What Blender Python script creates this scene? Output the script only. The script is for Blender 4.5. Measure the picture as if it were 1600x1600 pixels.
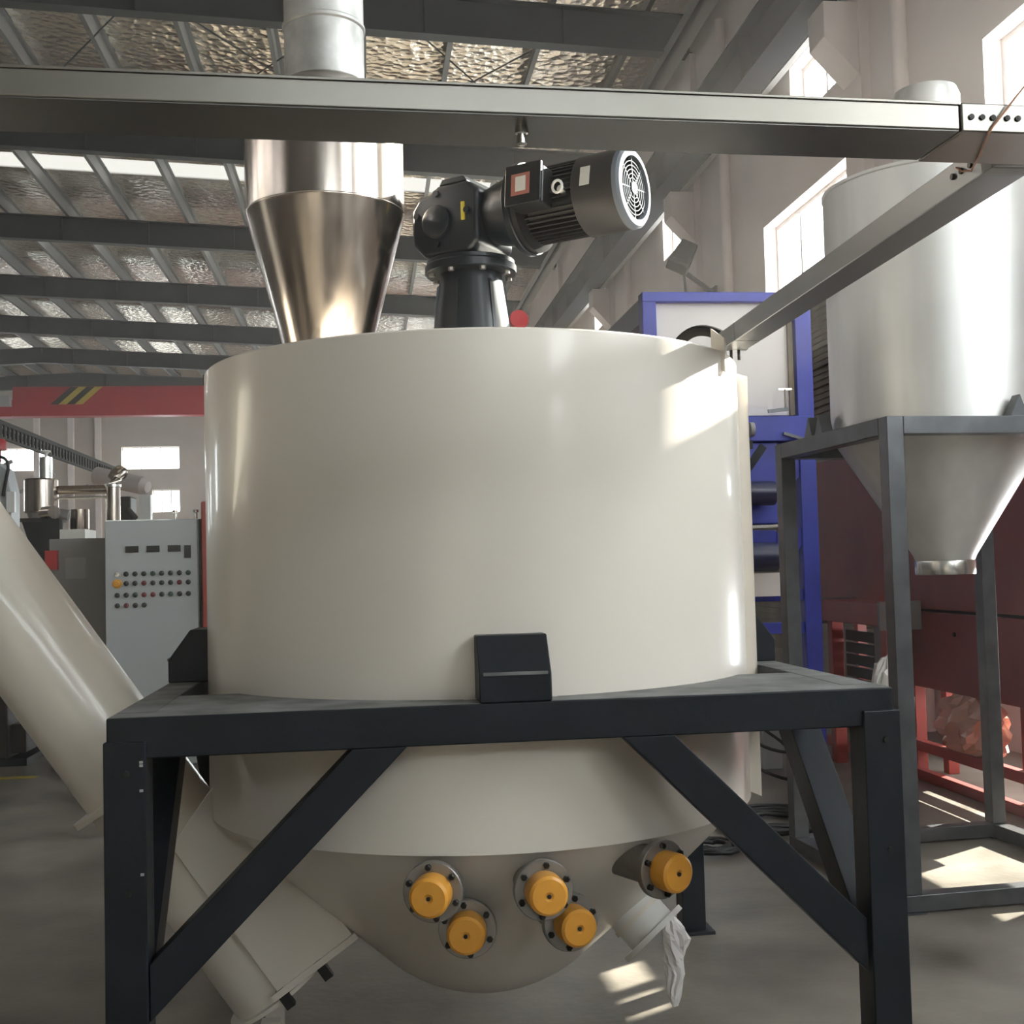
import bpy, math, random
from mathutils import Vector, Matrix
random.seed(7)
S = bpy.context.scene
for o in list(bpy.data.objects): bpy.data.objects.remove(o)
COL = S.collection
PI = math.pi

# ------------------------------------------------------------------ camera
cam = bpy.data.cameras.new('camera'); cam.sensor_width = 36; cam.lens = 41.61; cam.clip_end = 300
co = bpy.data.objects.new('camera', cam); COL.objects.link(co)
RT = Vector((0.9921, -0.1214, -0.0260)); FW = Vector((0.1225, 0.9914, 0.0460))
p, r, y = 0.0460, -0.0260, 0.1229
FW = Vector((math.sin(y)*math.cos(p), math.cos(y)*math.cos(p), math.sin(p)))
r0 = Vector((math.cos(y), -math.sin(y), 0)); u0 = r0.cross(FW)
RT = math.cos(r)*r0 + math.sin(r)*u0; UP = -math.sin(r)*r0 + math.cos(r)*u0
co.matrix_world = Matrix(((RT.x, UP.x, -FW.x, 0), (RT.y, UP.y, -FW.y, 0), (RT.z, UP.z, -FW.z, 1.55), (0, 0, 0, 1)))
S.camera = co
# ------------------------------------------------------------------ light
w = bpy.data.worlds.new('sky'); S.world = w; w.use_nodes = True
bg = w.node_tree.nodes['Background']; bg.inputs[0].default_value = (0.95, 0.965, 1.0, 1); bg.inputs[1].default_value = 11.0
sun = bpy.data.lights.new('sun', 'SUN'); sun.energy = 34; sun.angle = math.radians(0.35); sun.color = (1, 0.91, 0.80)
so = bpy.data.objects.new('sun', sun); COL.objects.link(so)
so.rotation_euler = Vector((1, 0.60, 0.50)).to_track_quat('Z', 'Y').to_euler()
S.view_settings.view_transform = 'Standard'; S.view_settings.look = 'None'
S.view_settings.gamma = 1; S.view_settings.use_curve_mapping = False
S.view_settings.exposure = 0.36
S.cycles.use_denoising = True
S.cycles.max_bounces = 10; S.cycles.diffuse_bounces = 6; S.cycles.glossy_bounces = 5
S.cycles.caustics_reflective = False; S.cycles.caustics_refractive = False
S.cycles.sample_clamp_indirect = 8

# ------------------------------------------------------------------ materials
def mat(name, col, rough=0.5, metal=0.0, coat=0.0, noise=0.0, scale=4.0, bump=0.0, bscale=None, col2=None, stretch=None, spec=0.5, rvar=0.0, detail=5.0):
    m = bpy.data.materials.new(name); m.use_nodes = True
    nt = m.node_tree; b = nt.nodes['Principled BSDF']
    b.inputs['Base Color'].default_value = (*col, 1); b.inputs['Roughness'].default_value = rough
    b.inputs['Metallic'].default_value = metal; b.inputs['Coat Weight'].default_value = coat
    b.inputs['Coat Roughness'].default_value = 0.08; b.inputs['Specular IOR Level'].default_value = spec
    tc = nt.nodes.new('ShaderNodeTexCoord'); mp = nt.nodes.new('ShaderNodeMapping')
    nt.links.new(tc.outputs['Object'], mp.inputs[0])
    if stretch: mp.inputs['Scale'].default_value = stretch
    if noise or col2 or rvar:
        n = nt.nodes.new('ShaderNodeTexNoise'); n.inputs['Scale'].default_value = scale; n.inputs['Detail'].default_value = detail
        nt.links.new(mp.outputs[0], n.inputs['Vector'])
        rp = nt.nodes.new('ShaderNodeValToRGB'); rp.color_ramp.elements[0].position = 0.3; rp.color_ramp.elements[1].position = 0.7
        c2 = col2 or tuple(min(1, c*(1+noise)) for c in col); c1 = col if col2 else tuple(c*(1-noise) for c in col)
        rp.color_ramp.elements[0].color = (*c1, 1); rp.color_ramp.elements[1].color = (*c2, 1)
        nt.links.new(n.outputs[0], rp.inputs[0]); nt.links.new(rp.outputs[0], b.inputs['Base Color'])
        if rvar:
            mr = nt.nodes.new('ShaderNodeMapRange'); mr.inputs[1].default_value = 0.3; mr.inputs[2].default_value = 0.7
            mr.inputs[3].default_value = rough - rvar; mr.inputs[4].default_value = rough + rvar
            nt.links.new(n.outputs[0], mr.inputs[0]); nt.links.new(mr.outputs[0], b.inputs['Roughness'])
    if bump:
        n2 = nt.nodes.new('ShaderNodeTexNoise'); n2.inputs['Scale'].default_value = bscale or scale; n2.inputs['Detail'].default_value = 4
        nt.links.new(mp.outputs[0], n2.inputs['Vector'])
        bp = nt.nodes.new('ShaderNodeBump'); bp.inputs['Strength'].default_value = bump; bp.inputs['Distance'].default_value = 0.05
        nt.links.new(n2.outputs[0], bp.inputs['Height']); nt.links.new(bp.outputs[0], b.inputs['Normal'])
    return m

M = {}
M['cream'] = mat('cream gloss paint', (0.76, 0.70, 0.625), 0.30, coat=0.35, noise=0.015, scale=2)
M['cream2'] = mat('cream conveyor paint', (0.74, 0.68, 0.60), 0.28, coat=0.4, noise=0.02, scale=2)
M['frame'] = mat('dark grey frame paint', (0.0075, 0.010, 0.0145), 0.45, spec=0.32, noise=0.25, scale=7, bump=0.03, bscale=60)
M['frame_top'] = M['frame']
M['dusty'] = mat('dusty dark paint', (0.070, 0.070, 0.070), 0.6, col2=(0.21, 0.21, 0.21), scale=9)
M['galv'] = mat('galvanised trunking', (0.275, 0.26, 0.232), 0.32, metal=0.93, noise=0.06, scale=6)
M['galv_dark'] = mat('dull galvanised trunking', (0.34, 0.35, 0.36), 0.4, metal=0.8, noise=0.06, scale=6)
M['galv_shaded'] = mat('shaded zinc underside', (0.16, 0.155, 0.15), 0.38, metal=0.9, noise=0.1, scale=5)  # trunking underside, dark reflection put into its colour
M['pipe'] = mat('mottled galvanised pipe', (0.38, 0.37, 0.35), 0.5, metal=0.6, col2=(0.62, 0.61, 0.59), scale=9, bump=0.05)
M['inox'] = mat('polished stainless', (0.58, 0.51, 0.455), 0.2, metal=1.0, noise=0.10, scale=3, stretch=(9, 9, 0.3), rvar=0.05)
M['brushed'] = mat('brushed stainless', (0.88, 0.87, 0.85), 0.40, metal=0.62, noise=0.05, scale=4, stretch=(3, 3, 0.4))
M['bright'] = mat('bright steel', (0.80, 0.79, 0.76), 0.25, metal=1.0)
M['standgrey'] = mat('raw steel tube', (0.115, 0.12, 0.128), 0.38, metal=0.55, noise=0.2, scale=8)
M['gear'] = mat('blue black gearbox enamel', (0.006, 0.0095, 0.0145), 0.34, coat=0.05, spec=0.4, noise=0.2, scale=10)
M['motor'] = mat('black motor enamel', (0.007, 0.007, 0.008), 0.4, spec=0.35, noise=0.2, scale=10)
M['cover'] = mat('charcoal fan cover', (0.030, 0.027, 0.026), 0.45, spec=0.35)
M['grille'] = mat('pale grey fan grille', (0.15, 0.165, 0.19), 0.75, spec=0.12)
M['fan_black'] = mat('matt black fan', (0.022, 0.024, 0.027), 0.9, spec=0.04)
M['yellow'] = mat('yellow plastic', (0.72, 0.33, 0.045), 0.38, noise=0.05, scale=20)
M['tag'] = mat('yellow tag', (0.62, 0.50, 0.06), 0.5)
M['black'] = mat('black rubber', (0.012, 0.012, 0.013), 0.5)
M['hose'] = mat('matt black hose', (0.014, 0.013, 0.013), 0.85, spec=0.12)
M['bolt'] = mat('dark bolt', (0.022, 0.021, 0.020), 0.4, metal=0.4)
M['flange'] = mat('machined flange', (0.30, 0.285, 0.265), 0.42, metal=0.75, noise=0.12, scale=18)
M['white'] = mat('white paint', (0.74, 0.73, 0.70), 0.4)
M['label_white'] = mat('pale label', (0.62, 0.60, 0.55), 0.5)
M['label_red'] = mat('red label', (0.36, 0.13, 0.10), 0.5)
M['cab'] = mat('light grey cabinet', (0.44, 0.46, 0.47), 0.42, noise=0.02, scale=3)
M['cab_dark'] = mat('mid grey cabinet', (0.20, 0.19, 0.185), 0.45)
M['cab_panel'] = mat('grey panel', (0.26, 0.25, 0.245), 0.4)
M['display'] = mat('dark display', (0.022, 0.022, 0.021), 0.6)
M['btn_dark'] = mat('dark button', (0.022, 0.024, 0.023), 0.4)
M['btn_red'] = mat('red button', (0.14, 0.015, 0.02), 0.4)
M['btn_green'] = mat('green button', (0.025, 0.055, 0.040), 0.4)
M['orange'] = mat('orange estop', (0.75, 0.36, 0.03), 0.4)
M['red'] = mat('oxide red paint', (0.24, 0.058, 0.054), 0.55, noise=0.12, scale=3)
M['red_l'] = mat('red frame paint', (0.33, 0.055, 0.045), 0.45, noise=0.1, scale=4)
M['crane_red'] = mat('crane red', (0.40, 0.022, 0.028), 0.4)
M['hazard'] = mat('hazard black', (0.03, 0.028, 0.025), 0.5)
M['hazard_y'] = mat('hazard yellow', (0.48, 0.36, 0.05), 0.5)
M['blue'] = mat('blue machine paint', (0.045, 0.060, 0.42), 0.42, noise=0.12, scale=4)
M['navy'] = mat('navy roller', (0.022, 0.024, 0.075), 0.35)
M['panelpink'] = mat('pale panel', (0.90, 0.845, 0.82), 0.5)
M['slat'] = mat('weathered slats', (0.155, 0.135, 0.115), 0.6, col2=(0.33, 0.27, 0.20), scale=2)
M['steel_dark'] = mat('dark roof steel', (0.060, 0.064, 0.064), 0.6, noise=0.1, scale=2)
M['ladder'] = mat('dark ladder steel', (0.020, 0.020, 0.019), 0.7, spec=0.2)
M['purlin'] = mat('zinc purlin', (0.20, 0.20, 0.195), 0.5, metal=0.3)
M['crane_beam'] = mat('dark crane beam', (0.020, 0.021, 0.027), 0.85, spec=0.08)
M['rail_grey'] = mat('light steel channel', (0.36, 0.35, 0.34), 0.5)
M['wall'] = mat('plastered wall', (0.74, 0.64, 0.60), 0.85, noise=0.05, scale=1.2)
M['wall_beige'] = mat('beige render', (0.52, 0.44, 0.385), 0.85, noise=0.05, scale=1.2)
M['wall_grey'] = mat('grey sheet cladding', (0.24, 0.23, 0.215), 0.7, noise=0.05, scale=1.2)  # dark tone chosen for the unseen walls to cut bounced light
M['column'] = mat('painted concrete', (0.75, 0.65, 0.61), 0.8, noise=0.05, scale=2)
M['winframe'] = mat('white window frame', (0.70, 0.69, 0.68), 0.4)
M['lamp'] = mat('lamp housing', (0.05, 0.047, 0.047), 0.8, spec=0.12)
M['concrete'] = mat('stained concrete floor', (0.115, 0.101, 0.083), 0.42, col2=(0.310, 0.276, 0.232), scale=1.9, bump=0.05, bscale=25, rvar=0.10, detail=9)
M['plate'] = mat('crumpled plastic', (0.78, 0.74, 0.72), 0.25, bump=0.0)
M['pinkplastic'] = mat('pink plastic film', (0.62, 0.36, 0.29), 0.22)
M['tin'] = mat('grey wall box', (0.19, 0.17, 0.17), 0.5)
M['orange_wire'] = mat('orange wire', (0.55, 0.25, 0.14), 0.5)

def foil():
    m = bpy.data.materials.new('roof foil insulation'); m.use_nodes = True
    nt = m.node_tree; b = nt.nodes['Principled BSDF']
    b.inputs['Metallic'].default_value = 0.95; b.inputs['Roughness'].default_value = 0.20
    b.inputs['Base Color'].default_value = (0.90, 0.82, 0.71, 1)
    tc = nt.nodes.new('ShaderNodeTexCoord')
    v = nt.nodes.new('ShaderNodeTexVoronoi'); v.inputs['Scale'].default_value = 6.5
    n = nt.nodes.new('ShaderNodeTexNoise'); n.inputs['Scale'].default_value = 6.0; n.inputs['Detail'].default_value = 6
    nt.links.new(tc.outputs['Object'], v.inputs['Vector']); nt.links.new(tc.outputs['Object'], n.inputs['Vector'])
    ad = nt.nodes.new('ShaderNodeMath'); ad.operation = 'ADD'
    nt.links.new(v.outputs['Distance'], ad.inputs[0]); nt.links.new(n.outputs[0], ad.inputs[1])
    bp = nt.nodes.new('ShaderNodeBump'); bp.inputs['Strength'].default_value = 0.6; bp.inputs['Distance'].default_value = 0.05
    nt.links.new(ad.outputs[0], bp.inputs['Height']); nt.links.new(bp.outputs[0], b.inputs['Normal'])
    return m
M['foil'] = foil()
def glass(name, tint, k):
    m = bpy.data.materials.new(name); m.use_nodes = True; nt = m.node_tree
    out = nt.nodes['Material Output']; nt.nodes.remove(nt.nodes['Principled BSDF'])
    t = nt.nodes.new('ShaderNodeBsdfTransparent'); t.inputs[0].default_value = (*tint, 1)
    g = nt.nodes.new('ShaderNodeBsdfGlossy'); g.inputs['Roughness'].default_value = 0.03
    mx = nt.nodes.new('ShaderNodeMixShader'); mx.inputs[0].default_value = k
    nt.links.new(t.outputs[0], mx.inputs[1]); nt.links.new(g.outputs[0], mx.inputs[2]); nt.links.new(mx.outputs[0], out.inputs[0])
    return m
M['glass'] = glass('window glass', (0.93, 0.96, 0.95), 0.06)
def frp():
    m = bpy.data.materials.new('translucent roof sheet'); m.use_nodes = True; nt = m.node_tree
    out = nt.nodes['Material Output']; nt.nodes.remove(nt.nodes['Principled BSDF'])
    t = nt.nodes.new('ShaderNodeBsdfTransparent'); t.inputs[0].default_value = (0.22, 0.22, 0.21, 1)
    g = nt.nodes.new('ShaderNodeBsdfTranslucent'); g.inputs[0].default_value = (0.25, 0.25, 0.24, 1)
    mx = nt.nodes.new('ShaderNodeMixShader'); mx.inputs[0].default_value = 0.5
    nt.links.new(t.outputs[0], mx.inputs[1]); nt.links.new(g.outputs[0], mx.inputs[2]); nt.links.new(mx.outputs[0], out.inputs[0])
    return m
M['skylight'] = frp()

# ------------------------------------------------------------------ mesh helpers
class MB:
    def __init__(s, M4=None): s.v = []; s.f = []; s.M = M4
    def add(s, vs, fs):
        n = len(s.v)
        for v in vs:
            v = Vector(v); s.v.append(s.M @ v if s.M else v)
        s.f += [tuple(i+n for i in f) for f in fs]; return s
    def box(s, a, b):
        x0, y0, z0 = (min(a[i], b[i]) for i in range(3)); x1, y1, z1 = (max(a[i], b[i]) for i in range(3))
        return s.add([(x0,y0,z0),(x1,y0,z0),(x1,y1,z0),(x0,y1,z0),(x0,y0,z1),(x1,y0,z1),(x1,y1,z1),(x0,y1,z1)],
                     [(3,2,1,0),(4,5,6,7),(0,1,5,4),(1,2,6,5),(2,3,7,6),(3,0,4,7)])
    def bar(s, p0, p1, w, h, up=(0,0,1)):
        p0 = Vector(p0); p1 = Vector(p1); d = (p1-p0).normalized(); up = Vector(up)
        sd = d.cross(up).normalized()*w/2; u = sd.cross(d).normalized()*h/2
        vs = [p0-sd-u, p0+sd-u, p0+sd+u, p0-sd+u, p1-sd-u, p1+sd-u, p1+sd+u, p1-sd+u]
        return s.add(vs, [(3,2,1,0),(4,5,6,7),(0,1,5,4),(1,2,6,5),(2,3,7,6),(3,0,4,7)][:0] + [(0,1,2,3),(7,6,5,4),(0,4,5,1),(1,5,6,2),(2,6,7,3),(3,7,4,0)])
    def lathe(s, prof, c=(0,0,0), axis=(0,0,1), n=32, a0=0, a1=2*PI, caps=True):
        c = Vector(c); ax = Vector(axis).normalized()
        q = Vector((0,0,1)).rotation_difference(ax)
        full = abs(a1-a0-2*PI) < 1e-6; k = n if full else n+1
        vs = []; fs = []
        for (rr, z) in prof:
            for i in range(k):
                a = a0+(a1-a0)*i/n
                vs.append(c + q @ Vector((rr*math.cos(a), rr*math.sin(a), z)))
        for j in range(len(prof)-1):
            for i in range(n):
                i2 = (i+1) % k
                fs.append((j*k+i, j*k+i2, (j+1)*k+i2, (j+1)*k+i))
        if full and caps:
            if prof[0][0] > 1e-5: fs.append(tuple(reversed(range(k))))
            if prof[-1][0] > 1e-5: fs.append(tuple((len(prof)-1)*k+i for i in range(k)))
        return s.add(vs, fs)
    def cyl(s, p0, p1, r0, r1=None, n=24):
        p0 = Vector(p0); p1 = Vector(p1); r1 = r0 if r1 is None else r1
        return s.lathe([(r0, 0), (r1, (p1-p0).length)], p0, p1-p0, n)
    def tube(s, pts, r, n=10):
        pts = [Vector(q) for q in pts]; vs = []; fs = []
        up = Vector((0.13, 0.27, 0.95)).normalized()
        for i, q in enumerate(pts):
            d = (pts[min(i+1, len(pts)-1)] - pts[max(i-1, 0)]).normalized()
            a = d.cross(up); a = a.normalized() if a.length > 1e-4 else Vector((1,0,0)); b = a.cross(d)
            rr = r[i] if isinstance(r, (list, tuple)) else r
            for k in range(n): vs.append(q + (a*math.cos(2*PI*k/n) + b*math.sin(2*PI*k/n))*rr)
        for i in range(len(pts)-1):
            for k in range(n):
                k2 = (k+1) % n; fs.append((i*n+k, i*n+k2, (i+1)*n+k2, (i+1)*n+k))
        fs.append(tuple(range(n))); fs.append(tuple(reversed([(len(pts)-1)*n+k for k in range(n)])))
        return s.add(vs, fs)
    def prism(s, poly, vec):
        poly = [Vector(q) for q in poly]; vec = Vector(vec); n = len(poly)
        return s.add(poly + [q+vec for q in poly], [tuple(range(n)), tuple(reversed(range(n, 2*n)))] +
                     [((i+1) % n, i, n+i, n+(i+1) % n) for i in range(n)])
    def build(s, name, m, parent=None, bevel=0.0, label=None, kind=None, sharp=35):
        off = Vector((0,0,0))
        q = parent
        while q is not None: off += q.location; q = q.parent
        me = bpy.data.meshes.new(name); me.from_pydata([v-off for v in s.v], [], s.f); me.update()
        import bmesh
        bm = bmesh.new(); bm.from_mesh(me); bmesh.ops.recalc_face_normals(bm, faces=bm.faces); bm.to_mesh(me); bm.free()
        me.polygons.foreach_set('use_smooth', [True]*len(me.polygons)); me.set_sharp_from_angle(angle=math.radians(sharp))
        me.materials.append(M[m] if isinstance(m, str) else m)
        o = bpy.data.objects.new(name, me); COL.objects.link(o); o.parent = parent
        if bevel:
            b = o.modifiers.new('bevel', 'BEVEL'); b.width = bevel; b.segments = 2; b.limit_method = 'ANGLE'; b.angle_limit = math.radians(40)
            b.harden_normals = True
        if label: o['label'] = label
        if kind: o['kind'] = kind
        return o
def tag(o, label, cat, group=None):
    o['label'] = label; o['category'] = cat
    if group: o['group'] = group
    return o
def thing(name, loc, label, cat, group=None):
    o = bpy.data.objects.new(name, None); COL.objects.link(o); o.location = loc; o.empty_display_size = 0.1
    return tag(o, label, cat, group)
def structroot(name, loc=(0,0,0)):
    o = bpy.data.objects.new(name, None); COL.objects.link(o); o.location = loc; o['kind'] = 'structure'; return o
def bez(p0, p1, p2, p3, n=14):
    p0, p1, p2, p3 = map(Vector, (p0, p1, p2, p3)); out = []
    for i in range(n+1):
        t = i/n; out.append(p0*(1-t)**3 + p1*3*t*(1-t)**2 + p2*3*t*t*(1-t) + p3*t**3)
    return out

# ------------------------------------------------------------------ hall shell
XR, XL, YB, YF = 5.0, -22.0, -10.0, 56.0
MB().box((XL-1, YB-1, -0.2), (XR+1, YF+1, 0)).build('floor', 'concrete', kind='structure')

def wall(name, fixed, axis, lo, hi, zt, holes, t, m, tops=None):
    """wall in plane axis=fixed ('x' or 'y') from lo to hi, holes = (a0,a1,z0,z1); t = signed thickness outward"""
    us = sorted({lo, hi, *[h[0] for h in holes], *[h[1] for h in holes]}); zs = sorted({0, zt, *[h[2] for h in holes], *[h[3] for h in holes]})
    b = MB()
    def P(u, z, d): return (fixed+d, u, z) if axis == 'x' else (u, fixed+d, z)
    def ins(u, z): return any(h[0] < u < h[1] and h[2] < z < h[3] for h in holes)
    for i in range(len(us)-1):
        for j in range(len(zs)-1):
            if ins((us[i]+us[i+1])/2, (zs[j]+zs[j+1])/2): continue
            for d in (0, t):
                b.add([P(us[i], zs[j], d), P(us[i+1], zs[j], d), P(us[i+1], zs[j+1], d), P(us[i], zs[j+1], d)], [(0,1,2,3)])
    for (a0, a1, z0, z1) in holes:
        for (q0, q1) in (((a0,z0),(a1,z0)), ((a1,z0),(a1,z1)), ((a1,z1),(a0,z1)), ((a0,z1),(a0,z0))):
            b.add([P(*q0, 0), P(*q1, 0), P(*q1, t), P(*q0, t)], [(0,1,2,3)])
    return b.build(name, m, kind='structure')
wn = [0]
def window(fixed, axis, h, t, mull=(), trans=()):
    wn[0] += 1
    a0, a1, z0, z1 = h; d0, d1 = t*0.62, t*0.86
    b = MB(); g = MB(); fw = 0.05
    def bx(u0, v0, u1, v1, e0=d0, e1=d1):
        if axis == 'x': b.box((fixed+e0, u0, v0), (fixed+e1, u1, v1))
        else: b.box((u0, fixed+e0, v0), (u1, fixed+e1, v1))
    bx(a0, z0, a0+fw, z1); bx(a1-fw, z0, a1, z1); bx(a0+fw, z0, a1-fw, z0+fw); bx(a0+fw, z1-fw, a1-fw, z1)
    for u in mull: bx(a0+(a1-a0)*u-0.025, z0+fw, a0+(a1-a0)*u+0.025, z1-fw)
    for v in trans: bx(a0+fw, z0+(z1-z0)*v-0.025, a1-fw, z0+(z1-z0)*v+0.025, d0+0.004*(1 if t > 0 else -1), d1-0.004*(1 if t > 0 else -1))
    o = b.build('window_%d' % wn[0], 'winframe', kind='structure')
    dm = (d0+d1)/2
    if axis == 'x': g.box((fixed+dm-0.003, a0+fw/2, z0+fw/2), (fixed+dm+0.003, a1-fw/2, z1-fw/2))
    else: g.box((a0+fw/2, fixed+dm-0.003, z0+fw/2), (a1-fw/2, fixed+dm+0.003, z1-fw/2))
    g.build('pane', 'glass', o)
WR = []
for k, (u0, u1) in enumerate([(-6.3, -3.0), (-0.5, 2.9), (5.5, 8.8), (11.53, 14.1), (17.5, 20.1), (23.5, 26.1), (29.5, 32.1), (35.5, 38.1), (41.5, 44.1), (47.6, 50)]):
    if u0 > 25: WR += [(u0-0.1, u0+4.9, 0.7, 4.4)]; continue  # far bays hidden by the tank, openings enlarged to brighten floor and foil
    WR.append((u0, u1, 3.95, 5.69) if u0 > 4 else (u0, u1, 3.1, 6.4)); WR.append((u0+0.1, u0+1.5, 6.55, 7.25) if u0 > 10 else (u0, u1, 6.55, 7.25))  # windows beside the camera are unseen, made taller for more side light
WR += [(6.2, 8.5, 0.50, 1.34), (6.5, 7.20, 1.99, 2.23)]  # hidden openings added and sized to throw sun patches on the floor
wall('wall_right', XR, 'x', YB, YF, 10.2, WR, 0.26, 'wall')
for h in WR: window(XR, 'x', h, 0.26, (0.36, 0.68) if 3 < h[2] < 6 else (0.5,))
WF = [(-11.1, -8.5, 6.45, 7.5), (-9.75, -8.5, 4.45, 5.5), (-16.5, -14.2, 6.45, 7.5), (-4.5, -2.0, 6.45, 7.5), (1.0, 3.5, 6.45, 7.5)]
wall('wall_back', YF, 'y', XL, XR, 11.0, WF, 0.26, 'wall_beige')
for h in WF: window(YF, 'y', h, 0.26, (0.33, 0.66))
WL = [(u, u+2.6, 3.5, 5.6) for u in range(29, 54, 12)]  # unseen left windows, added as fill light
wall('wall_left', XL, 'x', YB, YF, 10.2, WL, -0.26, 'wall_grey')
for h in WL: window(XL, 'x', h, -0.26, (0.33, 0.66))
DF = [(0.2, 2.2, 5.2, 6.9), (2.5, 4.5, 5.2, 6.9)]  # unseen windows behind the camera, added to light the front
wall('wall_front', YB, 'y', XL, XR, 11.0, DF, -0.26, 'wall_grey')
for h in DF: window(YB, 'y', h, -0.26, (0.33, 0.66))
# roof
XG = -12.5
def zb(x): return 9.12 + 0.05*(XR+0.2-x) if x >= XG else 9.12 + 0.05*(XR+0.2-XG) - 0.05*(XG-x)
ceil = structroot('ceiling')
SK = [(-5.5, -2.0), (26.0, 27.0), (32.0, 33.0), (38.0, 39.0), (44.0, 45.0), (50.0, 51.0)]  # first strip is unseen, added behind the camera for light from above
def deck(y0, y1, m, name):
    b = MB()
    for (xa, xb) in ((XL-0.3, XG), (XG, XR+0.3)):
        za, zc = zb(xa)+0.92, zb(xb)+0.92
        b.add([(xa,y0,za),(xb,y0,zc),(xb,y1,zc),(xa,y1,za),(xa,y0,za+0.03),(xb,y0,zc+0.03),(xb,y1,zc+0.03),(xa,y1,za+0.03)],
              [(0,1,2,3),(7,6,5,4),(0,4,5,1),(1,5,6,2),(2,6,7,3),(3,7,4,0)])
    return b.build(name, m, ceil)
prev = YB-0.3
for (a, b_) in SK:
    deck(prev, a, 'foil', 'roof_sheet'); deck(a, b_, 'skylight', 'skylight'); prev = b_
deck(prev, YF+0.3, 'foil', 'roof_sheet')
RY = [-7, -1, 5, 11, 17, 23, 29.6, 36, 42, 48, 54]
for Y in RY:
    b = MB()
    for (xa, xb) in ((XL, XG), (XG, XR-0.02)):
        za, zc = zb(xa), zb(xb); sl = Vector((xb-xa, 0, zc-za)).normalized()
        b.bar((xa, Y, za+0.30), (xb, Y, zc+0.30), 0.014, 0.57)
        b.bar((xa, Y, za+0.012), (xb, Y, zc+0.012), 0.24, 0.024); b.bar((xa, Y, za+0.59), (xb, Y, zc+0.59), 0.24, 0.024)
        x = xa+1.2
        while x < xb-0.3:
            z = zb(x); b.box((x-0.006, Y-0.11, z+0.03), (x+0.006, Y+0.11, z+0.58)); x += 2.05
    b.build('rafter', 'steel_dark', ceil)
x = 4.35
while x > -20:
    z = zb(x)+0.605
    MB().box((x-0.005, YB, z), (x+0.005, YF, z+0.3)).box((x-0.07, YB, z), (x-0.005, YF, z+0.012)).box((x+0.005, YB, z+0.288), (x+0.07, YF, z+0.3)).build('purlin', 'purlin', ceil)
    x -= 1.42
MB().box((4.55, YB, 9.02), (4.63, YF, 9.2)).box((4.55, YB, 9.02), (4.8, YF, 9.04)).build('eave_beam', 'rail_grey', ceil)
for (a, b_) in [((3.6, 17.3, 9.85), (0.4, 22.6, 10.0)), ((0.4, 17.3, 9.98), (3.6, 22.6, 9.85)), ((0.2, 17.3, 10.0), (-3.2, 22.6, 10.15)), ((-3.2, 17.3, 10.15), (0.2, 22.6, 10.0)), ((-3.0, 17.3, 10.15), (-6.2, 22.6, 10.3))]:
    MB().tube([a, b_], 0.014, 6).build('bracing_rod', 'steel_dark', ceil)

hz = bpy.data.materials.new('dust and glare haze'); hz.use_nodes = True; nt = hz.node_tree  # hall dust, also added to stand for veiling glare near the windows
nt.nodes.remove(nt.nodes['Principled BSDF']); vs_ = nt.nodes.new('ShaderNodeVolumeScatter')
vs_.inputs['Density'].default_value = 0.0040; vs_.inputs['Anisotropy'].default_value = 0.65; vs_.inputs['Color'].default_value = (1, 0.945, 0.915, 1)
nt.links.new(vs_.outputs[0], nt.nodes['Material Output'].inputs['Volume'])
M['haze'] = hz
MB().box((XL+0.05, YB+0.05, 0.003), (XR-0.04, YF-0.05, 9.05)).build('haze', 'haze', kind='stuff')

# columns with corbels on the right wall
CY = [-1.0, 5.1, 11.1, 17.0, 23.1, 29.2, 35.2, 41.3, 47.4]
for Y in CY:
    b = MB().box((4.90, Y-0.22, 0), (5.02, Y+0.22, 9.1))
    b.prism([(4.90, Y-0.2, 7.02), (4.55, Y-0.2, 7.02), (4.55, Y-0.2, 6.66), (4.90, Y-0.2, 6.28)], (0, 0.4, 0))
    b.build('column', 'column', kind='structure', bevel=0.01)
for Y in (10.05, 15.3, 21.3):
    t = thing('downpipe', (4.875, Y, 0), {10.05: 'pale downpipe on the wall beside the nearest corbelled column', 15.3: 'pale downpipe on the wall just past the tall window, mid wall', 21.3: 'pale downpipe on the wall by the farthest visible corbel'}[Y], 'pipe', 'rainwater pipes on the right wall')
    MB().cyl((4.905, Y, 0), (4.905, Y, 8.9), 0.07, n=16).build('pipe', 'column', t)
    for z in (2.5, 5.0, 7.5): MB().lathe([(0.071, 0), (0.083, 0), (0.083, 0.05), (0.071, 0.05)], (4.905, Y, z), n=16).build('clip', 'rail_grey', t)
# crane runway
t = thing('crane_runway_beam', (4.55, 20, 7.02), 'dark steel crane runway beam resting on the wall corbels', 'beam')
MB().box((4.36, YB+.1, 7.03), (4.70, YF-.1, 7.055)).build('bottom_flange', 'crane_beam', t)
b = MB().box((4.52, YB+.1, 7.055), (4.54, YF-.1, 7.62))
for Y in range(-9, 56, 2): b.box((4.40, Y, 7.055), (4.66, Y+0.012, 7.62))
b.build('web', 'crane_beam', t)
MB().box((4.36, YB+.1, 7.62), (4.70, YF-.1, 7.645)).build('top_flange', 'crane_beam', t)
MB().box((4.50, YB+.1, 7.645), (4.56, YF-.1, 7.72)).build('crane_rail', 'crane_beam', t)
t = thing('cable_channel', (4.8, 20, 7.0), 'light grey steel channel running along the wall beside the crane beam', 'channel')
MB().box((4.74, YB+.1, 7.055), (4.76, YF-.1, 7.2)).box((4.76, YB+.1, 7.055), (4.815, YF-.1, 7.07)).build('channel', 'rail_grey', t)
MB().box((4.815, YB+.1, 7.055), (4.822, YF-.1, 7.2)).build('edge_strip', 'rail_grey', t)
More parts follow.
